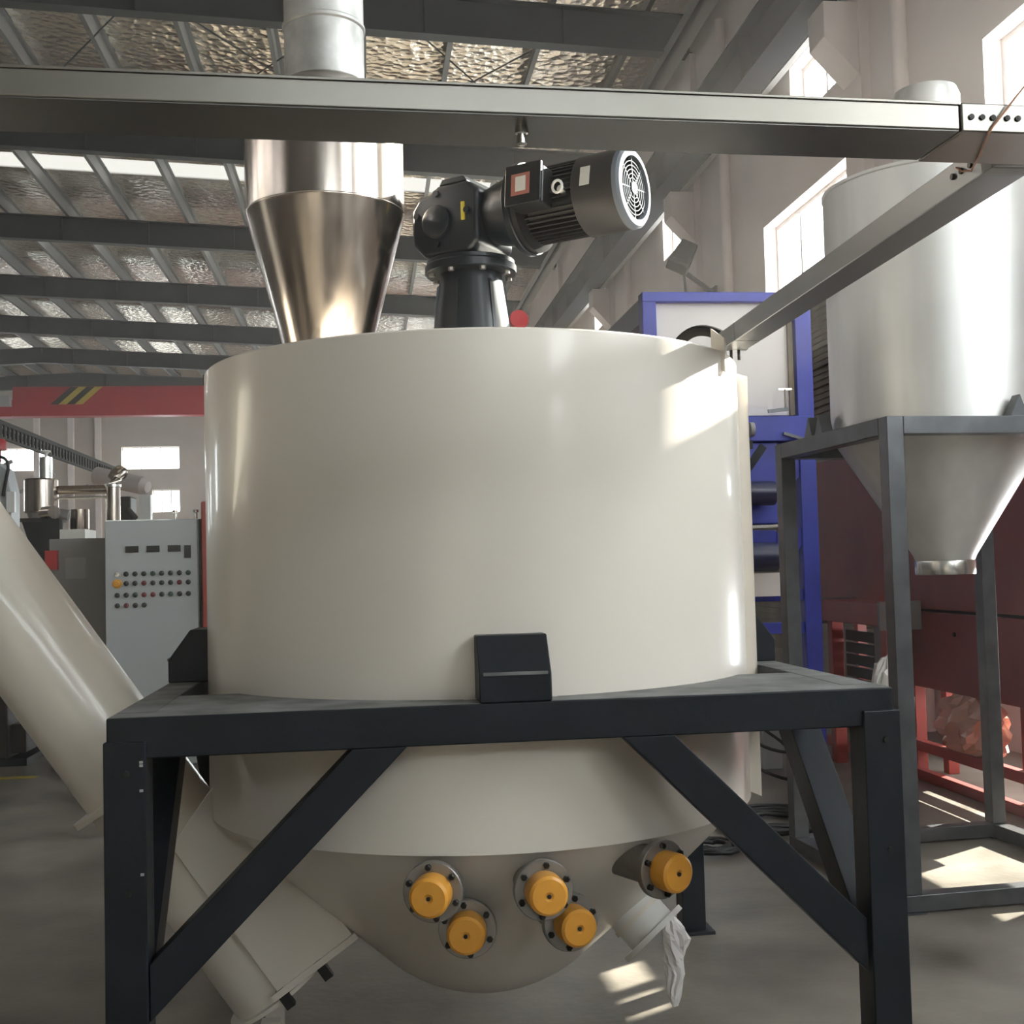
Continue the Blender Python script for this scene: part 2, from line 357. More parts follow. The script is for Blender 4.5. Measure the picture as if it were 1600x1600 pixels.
# overhead crane far away
t = thing('crane_girder', (-4, 44, 7.2), 'red overhead crane girder with hazard stripes near its end', 'crane')
MB().box((-12.4, 43.7, 7.34), (4.2, 44.3, 8.40)).prism([(-12.4, 43.7, 7.34), (-12.4, 43.7, 7.95), (-13.6, 43.7, 7.65), (-13.6, 43.7, 7.34)], (0, 0.6, 0)).build('girder', 'crane_red', t, bevel=0.03)
MB().box((-13.4, 43.4, 7.68), (-12.42, 44.6, 8.05)).build('end_carriage', 'rail_grey', t)
MB().box((4.12, 42.6, 7.72), (4.9, 45.4, 8.3)).build('end_carriage', 'crane_red', t)
for k, mm in ((0, 'hazard'), (1, 'hazard_y'), (2, 'hazard'), (3, 'hazard_y')):
    x0 = -11.1+k*0.28
    MB().prism([(x0, 43.69, 7.75), (x0+0.27, 43.69, 7.75), (x0+0.97, 43.69, 8.38), (x0+0.70, 43.69, 8.38)], (0, 0.009, 0)).build('hazard_stripe', mm, t)
for X in (-14.8, -13.3, -12.1, -5.2):
    MB().box((X-0.12, YF-0.25, 0), (X+0.12, YF-0.01, 9.8)).build('column', 'column', kind='structure')

# ------------------------------------------------------------------ mixing tank
TC = Vector((0.367, 3.985, 0)); R = 0.883
tank = thing('mixing_tank', (TC.x, TC.y, 0), 'large glossy cream cylindrical mixing tank in the dark support frame', 'tank')
MB().lathe([(R-0.008, 0.803), (R-0.006, 0.801), (R, 0.801), (R, 2.183), (R-0.004, 2.188), (R-0.016, 2.188), (R-0.018, 2.15), (R-0.018, 0.82)], TC, n=128, caps=False).build('shell', 'cream', tank)
MB().lathe([(0, 2.152), (0.6, 2.147), (R-0.02, 2.13)], TC, n=64).build('lid', 'cream', tank)
prof = [(0, 0.168)]
for k in range(1, 11):
    a = math.radians(45)*k/10; prof.append((0.50*math.sin(a), 0.168+0.50*(1-math.cos(a))))
prof += [(0.50, 0.445), (0.66, 0.595), (0.80, 0.735), (0.869, 0.800), (0.869, 0.85)]
MB().lathe(prof, TC, n=96).build('bowl', 'cream', tank)
# jacket seam on the right
az = math.radians(-13)
def rad(a, rr, z): return Vector((TC.x+rr*math.cos(a), TC.y+rr*math.sin(a), z))
tg = Vector((-math.sin(az), math.cos(az), 0))
MB().prism([rad(az, R-0.01, 0.80), rad(az, R+0.038, 0.78), rad(az, R+0.038, 2.16), rad(az, R-0.01, 2.175)], tg*0.012).build('seam_flange', 'cream', tank)
MB().prism([rad(az, R-0.01, 0.81)-tg*0.03, rad(az, R+0.028, 0.81)-tg*0.03, rad(az, R+0.028, 2.15)-tg*0.03, rad(az, R-0.01, 2.165)-tg*0.03], tg*0.012).build('seam_flange', 'cream', tank)
a2 = math.radians(-35)
MB().prism([rad(a2, R-0.03, 2.15), rad(a2, R+0.012, 2.12), rad(a2, R+0.012, 2.225), rad(a2, R-0.03, 2.26)], Vector((-math.sin(a2), math.cos(a2), 0))*-0.02).build('rim_tab', 'cream', tank)
MB().box((TC.x-R-0.006, TC.y-0.03, 2.17), (TC.x-R+0.02, TC.y+0.0, 2.205)).build('rim_clip', 'frame', tank)
# brackets
for k in range(4):
    Mx = Matrix.Translation(TC) @ Matrix.Rotation(-PI/2 + k*PI/2, 4, 'Z')
    b = MB(Mx); hw = 0.0925
    b.prism([(R-0.012, -hw, 1.2075), (1.002, -hw, 1.2075), (1.002, -hw, 1.280), (0.933, -hw, 1.374), (R-0.012, -hw, 1.374)], (0, 2*hw, 0))
    br = b.build('mounting_bracket', 'frame', tank, bevel=0.004)
    if k: MB(Mx).prism([(R-0.004, -0.005, 1.10), (0.935, -0.005, 1.10), (R-0.004, -0.005, 1.035)], (0, 0.010, 0)).build('gusset', 'frame', br)
    b = MB(Mx).box((0.999, -hw+0.01, 1.276), (1.006, hw-0.01, 1.284)); b.build('fold_seam', 'dusty', br)
# nozzles with yellow caps
for (nx, ny, nz, a) in [(0.150, 3.080, 0.721, -103.5), (0.246, 3.199, 0.586, -98.8), (0.436, 3.065, 0.713, -85.7), (0.529, 3.208, 0.584, -78.3), (0.773, 3.138, 0.729, -64.4)]:
    A = math.radians(a); d = Vector((math.cos(A), math.sin(A), 0)); F = Vector((nx, ny, nz)); side = Vector((-d.y, d.x, 0))
    nb = MB().lathe([(0.052, -0.20), (0.052, -0.022), (0.076, -0.022), (0.078, -0.020), (0.078, -0.002), (0.076, 0), (0.0, 0.0)], F, d, 40).build('nozzle', 'flange', tank)
    MB().lathe([(0.048, -0.002), (0.052, 0.002), (0.0525, 0.045), (0.050, 0.056), (0.043, 0.062), (0.012, 0.0625), (0.006, 0.058), (0, 0.058)], F, d, 36).build('cap', 'yellow', nb, label='yellow plastic pipe cap')
    MB().lathe([(0.0055, 0.0), (0.0055, 0.0045), (0, 0.005)], F+d*0.0588, d, 10).build('cap_dimple', 'bolt', nb)
    for i in range(6):
        t_ = PI/6 + i*PI/3 + 0.15*math.sin(nx*9)
        c = F + side*math.cos(t_)*0.065 + Vector((0,0,1))*math.sin(t_)*0.065
        MB().lathe([(0.0085, -0.001), (0.0085, 0.010), (0.006, 0.012), (0, 0.012)], c, d, 6).build('bolt', 'bolt', nb)
# white side outlet
A = math.radians(-30); d = Vector((math.cos(A), math.sin(A), -1)).normalized(); F0 = rad(A, 0.50, 0.47)
nb = MB().lathe([(0.085, -0.06), (0.085, 0.115), (0.0, 0.115)], F0, d, 40).build('side_outlet', 'white', tank)
MB().lathe([(0.083, 0.105), (0.118, 0.105), (0.118, 0.122), (0.083, 0.122)], F0, d, 40).build('outlet_flange', 'white', nb)
MB().lathe([(0.086, 0.035), (0.092, 0.035), (0.092, 0.05), (0.086, 0.05)], F0, d, 40).build('outlet_band', 'cream', nb)

# ------------------------------------------------------------------ support frame
X0, X1, Y0, Y1 = -0.635, 1.365, 2.985, 4.985; ZT = 1.207; bw = 0.10
fr = thing('support_frame', (TC.x, TC.y, 0), 'dark grey welded steel frame on four legs carrying the tank', 'frame')
for (a, b_) in (((X0, Y0), (X1, Y0+bw)), ((X0, Y1-bw), (X1, Y1)), ((X0, Y0+bw), (X0+bw, Y1-bw)), ((X1-bw, Y0+bw), (X1, Y1-bw))):
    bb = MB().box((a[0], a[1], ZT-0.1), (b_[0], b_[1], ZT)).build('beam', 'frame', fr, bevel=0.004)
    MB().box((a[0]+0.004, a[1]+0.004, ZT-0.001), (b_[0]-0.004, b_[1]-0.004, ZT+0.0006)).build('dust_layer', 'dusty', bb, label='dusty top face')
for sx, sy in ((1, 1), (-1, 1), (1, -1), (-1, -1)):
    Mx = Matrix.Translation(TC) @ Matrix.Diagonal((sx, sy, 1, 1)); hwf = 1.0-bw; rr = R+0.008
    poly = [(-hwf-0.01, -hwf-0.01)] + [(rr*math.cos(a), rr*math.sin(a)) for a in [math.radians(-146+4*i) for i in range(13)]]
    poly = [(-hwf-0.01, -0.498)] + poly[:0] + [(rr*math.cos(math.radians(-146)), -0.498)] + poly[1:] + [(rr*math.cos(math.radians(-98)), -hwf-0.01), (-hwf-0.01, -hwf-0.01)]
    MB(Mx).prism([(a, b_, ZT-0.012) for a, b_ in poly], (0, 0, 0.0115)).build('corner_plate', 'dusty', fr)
for i, (px, py) in enumerate(((X0-0.006, Y0-0.012), (X1-bw+0.012, Y0-0.012), (X0-0.006, Y1-bw+0.006), (X1-bw+0.012, Y1-bw+0.006))):
    po = MB().box((px, py, 0.012), (px+bw, py+bw, 1.15)).build('post', 'frame', fr, bevel=0.004)
    MB().box((px-0.03, py-0.03, 0), (px+bw+0.03, py+bw+0.03, 0.014)).build('foot_plate', 'frame', po)
    for z in (1.075, 0.79): MB().lathe([(0.008, 0), (0.008, 0.006), (0, 0.006)], (px+0.057, py, z), (0,-1,0), 6).build('bolt', 'bolt', po)
    if i == 0:
        for z in (1.098, 1.09, 1.03, 0.83): MB().box((px+bw-0.014, py-0.003, z), (px+bw-0.006, py, z+0.006)).build('weld_bead', 'rail_grey', po)
def brace(p0, p1, nrm):
    # mitred: the foot is cut along the post face, the head along the underside of the beam
    p0, p1 = Vector(p0), Vector(p1); n = Vector(nrm); h = Vector((p1.x-p0.x, p1.y-p0.y, 0)).normalized(); w_ = 0.068
    dz = (p1.z-p0.z)/(Vector((p1.x-p0.x, p1.y-p0.y, 0)).length); a = p0+h*0.045; zt_ = ZT-0.099
    def at(s_, off): return p0+h*s_+Vector((0, 0, dz*s_+off))
    s1 = (zt_-p0.z+w_)/dz; s2 = (zt_-p0.z-w_)/dz
    poly = [at(0.045, -w_), at(s1, -w_), at(s2, w_), at(0.045, w_)]
    MB().prism([q-n*0.047 for q in poly], n*0.094).build('brace', 'frame', fr, bevel=0.003)
zl, zu, dx = 0.50, 1.12, 0.62
for Yc in (Y0+0.047, Y1-0.047):
    s_ = (0, 1, 0)
    brace((X0+0.05, Yc, zl), (X0+0.05+dx, Yc, zu), s_); brace((X1-0.05, Yc, zl), (X1-0.05-dx, Yc, zu), s_)
for Xc in (X0+0.047, X1-0.047):
    s_ = (1, 0, 0)
    brace((Xc, Y0+0.05, zl), (Xc, Y0+0.05+dx, zu), s_); brace((Xc, Y1-0.05, zl), (Xc, Y1-0.05-dx, zu), s_)

# ------------------------------------------------------------------ gear motor
GC = Vector((0.372, 3.985, 0))
gm = thing('gear_motor', (GC.x, GC.y, 2.15), 'black gear motor on a flared pedestal on top of the tank', 'motor')
pe = MB().lathe([(0.165, 2.150), (0.165, 2.175), (0.136, 2.18), (0.128, 2.37), (0.106, 2.53), (0.106, 2.545)], GC, n=40).build('pedestal', 'gear', gm)
fl = MB().lathe([(0.10, 2.545), (0.152, 2.545), (0.156, 2.549), (0.156, 2.572), (0.15, 2.578), (0.15, 2.590), (0.12, 2.592)], GC, n=40).build('flange', 'gear', gm)
for i in range(8):
    a = i*PI/4+0.2; MB().lathe([(0.011, 0), (0.011, 0.012), (0, 0.013)], (GC.x+0.137*math.cos(a), GC.y+0.137*math.sin(a), 2.534), (0,0,1), 6).build('bolt', 'flange', fl)
for i in range(6):
    a = i*PI/3; u = Vector((math.cos(a), math.sin(a), 0)); s_ = Vector((-u.y, u.x, 0))*0.006
    MB().prism([GC+u*0.125+Vector((0,0,2.2))-s_, GC+u*0.145+Vector((0,0,2.2))-s_, GC+u*0.118+Vector((0,0,2.50))-s_, GC+u*0.105+Vector((0,0,2.52))-s_], s_*2).build('rib', 'gear', pe)
ax = Vector((0.493, -0.385, 0.0)).normalized(); sd = Vector((-ax.y, ax.x, 0)); ZC = 2.728
MG = Matrix(((ax.x, sd.x, 0, GC.x-0.02), (ax.y, sd.y, 0, GC.y), (0, 0, 1, ZC), (0, 0, 0, 1)))   # x along motor axis
g = MB(MG)   # main gear case, chamfered
pts = [(-0.11, 0.075), (-0.14, 0.035), (-0.14, -0.08), (-0.09, -0.136), (0.09, -0.136), (0.13, -0.10), (0.13, 0.07), (0.09, 0.105), (-0.03, 0.105), (-0.06, 0.085)]
g.prism([(a, -0.115, b) for a, b in pts], (0, 0.23, 0))
gb = g.build('gearbox', 'gear', gm, bevel=0.018)
MB(MG).prism([(-0.035, -0.10, 0.105), (-0.02, -0.10, 0.128), (0.065, -0.10, 0.128), (0.08, -0.10, 0.105)], (0, 0.2, 0)).build('top_cover', 'gear', gb, bevel=0.006)
for (a, zz) in ((-0.11, 0.01), (-0.03, 0.075), (-0.03, -0.095), (0.09, 0.0)):
    MB(MG).lathe([(0.011, 0), (0.011, 0.012), (0, 0.012)], (a, -0.114, zz), (0, -1, 0), 8).build('bolt', 'gear', gb)
MB(MG).lathe([(0.055, 0), (0.055, 0.016), (0.045, 0.022), (0, 0.022)], (-0.03, -0.113, -0.02), (0, -1, 0), 28).build('bearing_cover', 'gear', gb)
MB(MG).box((0.068, -0.122, -0.03), (0.080, -0.1145, 0.03)).build('tag', 'tag', gb, label='small yellow tag')
MB(MG).lathe([(0.092, 0.12), (0.105, 0.16), (0.125, 0.245)], (0,0,0), (1,0,0), 40).lathe([(0.112, 0.240), (0.150, 0.240), (0.153, 0.244), (0.153, 0.262), (0.150, 0.266), (0.112, 0.266)], (0,0,0), (1,0,0), 48).build('adapter_flange', 'gear', gm)
b = MB(MG).lathe([(0.10, 0.264), (0.146, 0.268), (0.146, 0.285), (0.118, 0.298), (0.104, 0.305), (0.104, 0.49)], (0,0,0), (1,0,0), 48)
mb = b.build('motor_body', 'motor', gm)
fb = MB(MG)
for i in range(44):
    a = 2*PI*i/44
    c, s_ = math.cos(a), math.sin(a); u = Vector((0, c, s_)); v = Vector((0, -s_, c))*0.0022
    fb.add([Vector((0.300,0,0))+u*0.102-v, Vector((0.300,0,0))+u*0.123-v, Vector((0.488,0,0))+u*0.123-v, Vector((0.488,0,0))+u*0.102-v,
            Vector((0.300,0,0))+u*0.102+v, Vector((0.300,0,0))+u*0.123+v, Vector((0.488,0,0))+u*0.123+v, Vector((0.488,0,0))+u*0.102+v],
           [(0,1,2,3),(7,6,5,4),(0,4,5,1),(1,5,6,2),(2,6,7,3)])
fb.build('cooling_fins', 'motor', gm, kind='stuff')
fc = MB(MG).lathe([(0.122, 0.478), (0.128, 0.482), (0.128, 0.618), (0.124, 0.630), (0.116, 0.636)], (0,0,0), (1,0,0), 56, caps=False).build('fan_cover', 'cover', gm)
gr = MB(MG).lathe([(0.128, 0.622), (0.126, 0.636), (0.118, 0.644), (0.100, 0.646), (0.098, 0.640), (0.098, 0.628)], (0,0,0), (1,0,0), 56, caps=False).build('grille_rim', 'grille', fc, label='pale grey rim of the fan cover')
b = MB(MG)
for rr in (0.018, 0.032, 0.045, 0.058, 0.071, 0.084): b.lathe([(rr-0.0014, 0.636), (rr+0.0014, 0.636), (rr+0.0014, 0.639), (rr-0.0014, 0.639), (rr-0.0014, 0.636)], (0,0,0), (1,0,0), 40, caps=False)
for i in range(8):
    a = i*PI/4+0.1; u = Vector((0, math.cos(a), math.sin(a)))
    b.bar(Vector((0.637,0,0))+u*0.012, Vector((0.637,0,0))+u*0.1, 0.004, 0.003, up=(1,0,0))
b.build('grille', 'grille', fc)
MB(MG).lathe([(0.0, 0.634), (0.019, 0.634), (0.019, 0.642), (0, 0.642)], (0,0,0), (1,0,0), 24).build('grille_hub', 'cover', fc)
b = MB(MG)
for i in range(7):
    a = i*2*PI/7; u = Vector((0, math.cos(a), math.sin(a))); v = Vector((0, -math.sin(a), math.cos(a)))
    o_ = Vector((0.60,0,0)); b.add([o_+u*0.02-v*0.004, o_+u*0.092-v*0.012, o_+u*0.092+v*0.012+Vector((0.02,0,0)), o_+u*0.02+v*0.01+Vector((0.02,0,0))], [(0,1,2,3)])
b.lathe([(0.0, 0.597), (0.024, 0.595), (0.024, 0.625), (0, 0.625)], (0,0,0), (1,0,0), 20)
b.build('fan', 'fan_black', fc)
MB(MG).lathe([(0, 0.58), (0.12, 0.58), (0.12, 0.584), (0, 0.584)], (0,0,0), (1,0,0), 40).build('fan_baffle', 'fan_black', fc)
Q = MG @ Matrix.Rotation(math.radians(84), 4, 'X')    # local z points up and toward the camera
tb = MB(Q).prism([(0.285, -0.062, 0.10), (0.405, -0.062, 0.10), (0.405, -0.062, 0.165), (0.393, -0.062, 0.178), (0.297, -0.062, 0.178), (0.285, -0.062, 0.165)], (0, 0.124, 0)).build('terminal_box', 'motor', gm, bevel=0.006)
MB(Q).box((0.280, -0.067, 0.178), (0.410, 0.067, 0.192)).build('terminal_cover', 'motor', tb, bevel=0.004)
MB(Q).box((0.305, -0.036, 0.1915), (0.372, 0.034, 0.1935)).build('label_edge', 'label_red', tb, label='reddish label')
MB(Q).box((0.321, -0.024, 0.1932), (0.358, 0.024, 0.1945)).build('label_face', 'label_white', tb, label='pale label')
E1 = Q @ Vector((0.443, -0.01, 0.142))
b = MB(); tr = []
for i in range(17):
    a = 2*PI*i/16; tr.append(E1 + ax*0.017*math.cos(a) + Vector((0,0,1))*0.019*math.sin(a))
b.tube(tr, 0.0045, 8); b.cyl(Q @ Vector((0.443, -0.01, 0.10)), Q @ Vector((0.443, -0.01, 0.124)), 0.012, n=12); b.build('eye_bolt', 'white', gm, label='bright lifting eye bolt')
Qc = MG @ Matrix.Rotation(math.radians(78), 4, 'X')
MB(Qc).box((0.515, -0.032, 0.1275), (0.548, 0.030, 0.1300)).build('nameplate', 'label_white', fc, label='pale rectangular nameplate')

# ------------------------------------------------------------------ stainless hopper and its pipe
HC = Vector((-0.114, 3.95, 0))
hp = thing('loading_hopper', (HC.x, HC.y, 2.15), 'polished stainless steel hopper standing on the tank lid', 'hopper')
MB().lathe([(0.263, 2.735), (0.263, 3.075)], HC, n=64).build('cylinder', 'inox', hp)
MB().lathe([(0.113, 2.16), (0.263, 2.734)], HC, n=64).build('cone', 'inox', hp)
MB().lathe([(0.2632, 2.731), (0.2642, 2.733), (0.2642, 2.737), (0.2632, 2.739)], HC, n=64).build('weld_seam', 'inox', hp)
MB().lathe([(0.263, 3.075), (0.267, 3.08), (0.267, 3.09), (0.136, 3.175)], HC, n=64).build('top_reducer', 'inox', hp)
MB().lathe([(0.113, 2.145), (0.16, 2.145), (0.16, 2.163), (0.113, 2.165)], HC, n=48).build('base_flange', 'inox', hp)
gp = thing('galvanised_pipe', (HC.x+0.006, HC.y, 3.175), 'dull grey galvanised pipe rising from the stainless hopper', 'pipe')
MB().lathe([(0.129, 3.176), (0.133, 3.18), (0.133, 5.2)], HC+Vector((0.006,0,0)), n=48).build('pipe', 'pipe', gp)
MB().lathe([(0.134, 3.36), (0.1385, 3.365), (0.1385, 3.375), (0.134, 3.38)], HC+Vector((0.006,0,0)), n=48).build('pipe_joint', 'pipe', gp)

# valve with red top on the lid
rv = thing('red_valve_wheel', (0.56, 4.2, 2.15), 'red round valve wheel on the tank lid behind the pedestal', 'valve')
MB().cyl((0.56, 4.2, 2.15), (0.56, 4.2, 2.43), 0.014, n=12).build('stem', 'bolt', rv)
MB().lathe([(0, -0.008), (0.034, -0.010), (0.036, 0), (0.034, 0.010), (0, 0.008)], (0.56, 4.19, 2.437), (0.1, -1, 0.15), 28).build('wheel', 'crane_red', rv)

# ------------------------------------------------------------------ cable trunking across the top
tdir = Vector((1.755, 0.066, 0)).normalized(); tper = Vector((-tdir.y, tdir.x, 0)); T0 = Vector((-0.492, 1.687, 2.220))
MTk = Matrix(((tdir.x, tper.x, 0, T0.x), (tdir.y, tper.y, 0, T0.y), (0, 0, 1, T0.z), (0, 0, 0, 1)))
tr_ = thing('cable_trunking', (0.3, 1.75, 2.22), 'long pale galvanised cable trunking crossing in front of the hopper', 'trunking')
TX = 1.439
MB(MTk).box((-1.2, 0, 0.0015), (TX, 0.137, 0.0425)).build('channel', 'galv', tr_, bevel=0.003)
MB(MTk).box((-1.2, 0.002, 0), (TX-0.002, 0.135, 0.0015)).build('shaded_underside', 'galv_shaded', tr_)
MB(MTk).box((-1.2, -0.0015, 0.0415), (TX, 0.1385, 0.0460)).build('cover', 'galv', tr_, bevel=0.001)
cp = MB(MTk).box((TX+0.001, -0.003, -0.002), (TX+1.0, 0.140, 0.045)).build('end_channel', 'galv', tr_, bevel=0.003)
for k in range(9):
    MB(MTk).lathe([(0.0046, 0), (0.0046, 0.003), (0, 0.0035)], (TX+0.017+k*0.0185+(0.006 if k > 2 else 0), -0.003, 0.0215), (0, -1, 0), 12).build('bolt', 'bolt', cp)
cg = MB(MTk).lathe([(0.010, 0), (0.010, -0.010), (0.0068, -0.011), (0.0068, -0.017), (0.008, -0.018), (0.008, -0.026), (0.004, -0.029)], (0.742, 0.048, 0.0), (0,0,1), 14).build('cable_gland', 'bright', tr_, label='small hanging cable gland')
ar = thing('cable_trunking', (1.18, 2.6, 2.22), 'dull grey cable trunking running from the tank rim toward the right', 'trunking')
pA, pB = Vector((1.172, 3.63, 2.2485)), Vector((1.132, 1.892, 2.2485))
MB().bar(pA, pB, 0.084, 0.057).build('channel', 'galv_dark', ar, bevel=0.003)
MB().bar(pA+(pA-pB).normalized()*0.004, pA+(pB-pA).normalized()*0.02, 0.087, 0.060).build('end_cap', 'galv_dark', ar, bevel=0.002)
MB().bar(pB+(pA-pB).normalized()*0.012, pB+(pA-pB).normalized()*0.05, 0.0865, 0.0595).build('joint_clip', 'rail_grey', ar, bevel=0.002)
MB().bar(pA+(pB-pA).normalized()*0.16, pA+(pB-pA).normalized()*0.163, 0.0865, 0.0595).build('joint', 'bright', ar)
for k in (0.02, 0.045): MB().cyl(pA+Vector((-0.03+k, -0.01, -0.062)), pA+Vector((-0.03+k, -0.01, -0.026)), 0.005, n=8).build('hanger_bolt', 'bolt', ar)
b = MB()
for k in range(3): b.lathe([(0.006, 0), (0.006, 0.004), (0, 0.004)], Vector((1.0926, 2.045-0.032*k, 2.250)), (-1, 0.03, 0), 10)
b.build('bolt', 'bolt', ar)
tag(MB().tube(bez((0.965, 3.74, 2.14), (1.02, 3.76, 2.31), (1.09, 3.72, 2.34), (1.165, 3.640, 2.25), 18), 0.018, 10).build('flexible_conduit', 'hose'), 'dark flexible conduit arching from the lid into the grey trunking', 'conduit')
tag(MB().tube([(1.091, 2.03, 2.262), (1.085, 2.00, 2.245), (1.065, 1.93, 2.222), (1.03, 1.84, 2.2145), (1.0, 1.765, 2.2135), (0.991, 1.738, 2.216), (0.997, 1.735, 2.226), (1.012, 1.733, 2.244), (1.04, 1.73, 2.278), (1.12, 1.72, 2.37), (1.3, 1.70, 2.52)], 0.0018, 6).build('loose_wire', 'orange_wire'), 'thin orange wire crossing the bolted trunking joint', 'wire')

# ------------------------------------------------------------------ screw conveyor
sc = thing('screw_conveyor', (-0.30, 3.95, 0), 'thick cream screw conveyor tube slanting up left of the tank', 'conveyor')
aux = Vector((-0.565, 0, 0.825)).normalized(); E0 = Vector((-0.300, 3.95, 0.235)); pr_ = Vector((0.825, 0, 0.565))
MB().cyl(E0, E0+aux*3.6, 0.171, n=64).build('tube', 'cream2', sc)
MB().lathe([(0.170, -0.012), (0.196, -0.012), (0.196, 0), (0.170, 0)], E0, aux, 48).build('end_flange', 'cream2', sc)
MB().lathe([(0.171, 0), (0.222, 0), (0.222, 0.022), (0.171, 0.022)], E0+aux*0.78, aux, 48).build('joint_flange', 'cream2', sc)
hx = MB()
c0 = E0 + aux*0.02; L = 0.56
q = [c0+pr_*0.02, c0+pr_*0.30, c0+aux*(L+0.10)+pr_*0.30, c0+aux*L+pr_*0.02]
hx.prism([v+Vector((0, -0.205, 0)) for v in q], (0, 0.41, 0))
ho = hx.build('inlet_housing', 'cream2', sc, bevel=0.004)
MB().bar(c0+pr_*0.0+Vector((0,-0.21,0)), c0+pr_*0.31+Vector((0,-0.21,0)), 0.014, 0.02, up=aux).build('housing_rim', 'cream2', ho)
for k in (0.03, 0.17):
    MB().bar(E0-aux*0.035+pr_*k+Vector((0,-0.20,0)), E0+aux*0.03+pr_*k+Vector((0,-0.20,0)), 0.03, 0.03, up=(0,1,0)).build('clamp', 'bolt', sc)
for yy in (3.86, 4.02): MB().box((-0.36, yy, 0), (-0.30, yy+0.05, 0.135)).build('foot', 'cream2', sc)
for yy in (3.78, 4.12): MB().bar((-2.15, yy, 0.0), (-1.75, yy, 2.34), 0.05, 0.05, up=(0,1,0)).build('support_leg', 'frame', sc)

# plastic wrap hanging from the outlet
def fine(pts, wd, m):
    P_, W_ = [], []
    for i in range(len(pts)-1):
        for k in range(m):
            t = k/m; P_.append(Vector(pts[i])*(1-t)+Vector(pts[i+1])*t); W_.append(wd[i]*(1-t)+wd[i+1]*t)
    return P_+[Vector(pts[-1])], W_+[wd[-1]]
def crumple(name, m, pts, wd, seed, n=10, lab='', cat='plastic', amp=0.3):
    pts, wd = fine(pts, wd, 2); rnd = random.Random(seed); vs = []; fs = []; k = 18
    ph = [rnd.uniform(0, 6.28) for _ in range(k)]; am = [rnd.uniform(-1, 1) for _ in range(k)]
    for i, q in enumerate(pts):
        q = Vector(q); wv = wd[i]; tw = 0.35*math.sin(i*0.5+seed)
        for j in range(k):
            a = 2*PI*j/k + tw; rr = wv*(1 + amp*(0.75*am[j]*math.cos(i*0.55+ph[j]) + 0.35*(rnd.random()-0.5)))
            vs.append(q+Vector((math.cos(a)*rr, math.sin(a)*rr*0.6, (rnd.random()-0.5)*wv*0.25)))
    for i in range(len(pts)-1):
        for j in range(k):
            j2 = (j+1) % k; fs += [(i*k+j, i*k+j2, (i+1)*k+j2), (i*k+j, (i+1)*k+j2, (i+1)*k+j)]
    fs.append(tuple(range(k))); fs.append(tuple((len(pts)-1)*k+j for j in range(k)))
    return tag(MB().add(vs, fs).build(name, m, sharp=12), lab, cat)
crumple('plastic_wrap', 'plate', [(0.935, 3.755, 0.42), (0.945, 3.75, 0.385), (0.955, 3.75, 0.35), (0.952, 3.75, 0.31), (0.946, 3.75, 0.28), (0.948, 3.75, 0.24), (0.942, 3.75, 0.20), (0.944, 3.75, 0.17), (0.946, 3.75, 0.14)], [0.018, 0.034, 0.042, 0.034, 0.030, 0.030, 0.024, 0.020, 0.010], 3, lab='crumpled whitish plastic strip hanging below the white side outlet', amp=0.45)

# ------------------------------------------------------------------ storage hopper on stand (right)
SC = Vector((2.86, 5.60, 0))
sh = thing('storage_hopper', (SC.x, SC.y, 0), 'tall brushed steel storage hopper with cone on a square tube stand', 'hopper')
ang = math.radians(3.5); MS = Matrix.Translation(SC) @ Matrix.Rotation(ang, 4, 'Z'); hw = 0.615; pw = 0.08; zt = 2.17
MB().lathe([(0.524, 2.15), (0.524, 3.38), (0.529, 3.385), (0.529, 3.40)], SC, n=96).build('cylinder', 'brushed', sh)
MB().lathe([(0.529, 3.40), (0.30, 3.45), (0.0, 3.47)], SC, n=96).build('lid', 'brushed', sh)
nk = MB().lathe([(0.165, 3.44), (0.165, 3.86), (0.15, 3.90), (0, 3.92)], SC, n=48).build('inlet_neck', 'brushed', sh)
MB().bar(SC+Vector((0.16,-0.1,3.86)), SC+Vector((0.16,-0.1,3.99)), 0.02, 0.02).build('lug', 'white', nk)
MB().lathe([(0.140, 1.525), (0.150, 1.55), (0.520, 2.149)], SC, n=96).build('cone', 'brushed', sh)
MB().lathe([(0.130, 1.455), (0.143, 1.455), (0.145, 1.462), (0.145, 1.515), (0.143, 1.523), (0.130, 1.523)], SC, n=48).build('outlet_ring', 'bright', sh, label='bright outlet ring')
for sx in (-1, 1):
    for sy in (-1, 1):
        x_, y_ = sx*(hw-pw/2), sy*(hw-pw/2)
        po = MB(MS).box((x_-pw/2, y_-pw/2, 0.08), (x_+pw/2, y_+pw/2, zt)).build('post', 'standgrey', sh, bevel=0.004)
        MB(MS).box((x_-0.05, y_-0.05, 0), (x_+0.05, y_+0.05, 0.008)).build('foot_plate', 'standgrey', po)
for sgn in (-1, 1):
    c = sgn*(hw-pw/2)
    for (za, zc) in ((zt-pw, zt), (0.008, 0.08)):
        MB(MS).box((-hw+pw*(za > 1), c-pw/2, za), (hw-pw*(za > 1), c+pw/2, zc)).build('rail', 'standgrey', sh, bevel=0.004)
        MB(MS).box((c-pw/2, -hw+pw, za), (c+pw/2, hw-pw, zc)).build('rail', 'standgrey', sh, bevel=0.004)
for (px, py, rz) in ((-0.57, 0.10, 0), (-0.57, 0.22, 0), (-0.57, -0.05, 0), (0.05, -0.57, 1), (0.20, -0.57, 1), (-0.10, -0.57, 1)):
    if (px, py) in ((-0.57, -0.05), (-0.10, -0.57)): continue
    ml = MS @ Matrix.Translation((px, py, zt)) @ Matrix.Rotation(rz*PI/2, 4, 'Z')
    MB(ml).prism([(-0.03, -0.04, 0), (-0.03, 0.05, 0), (-0.03, 0.0, 0.10)], (0.06, 0, 0)).build('gusset', 'standgrey', sh)

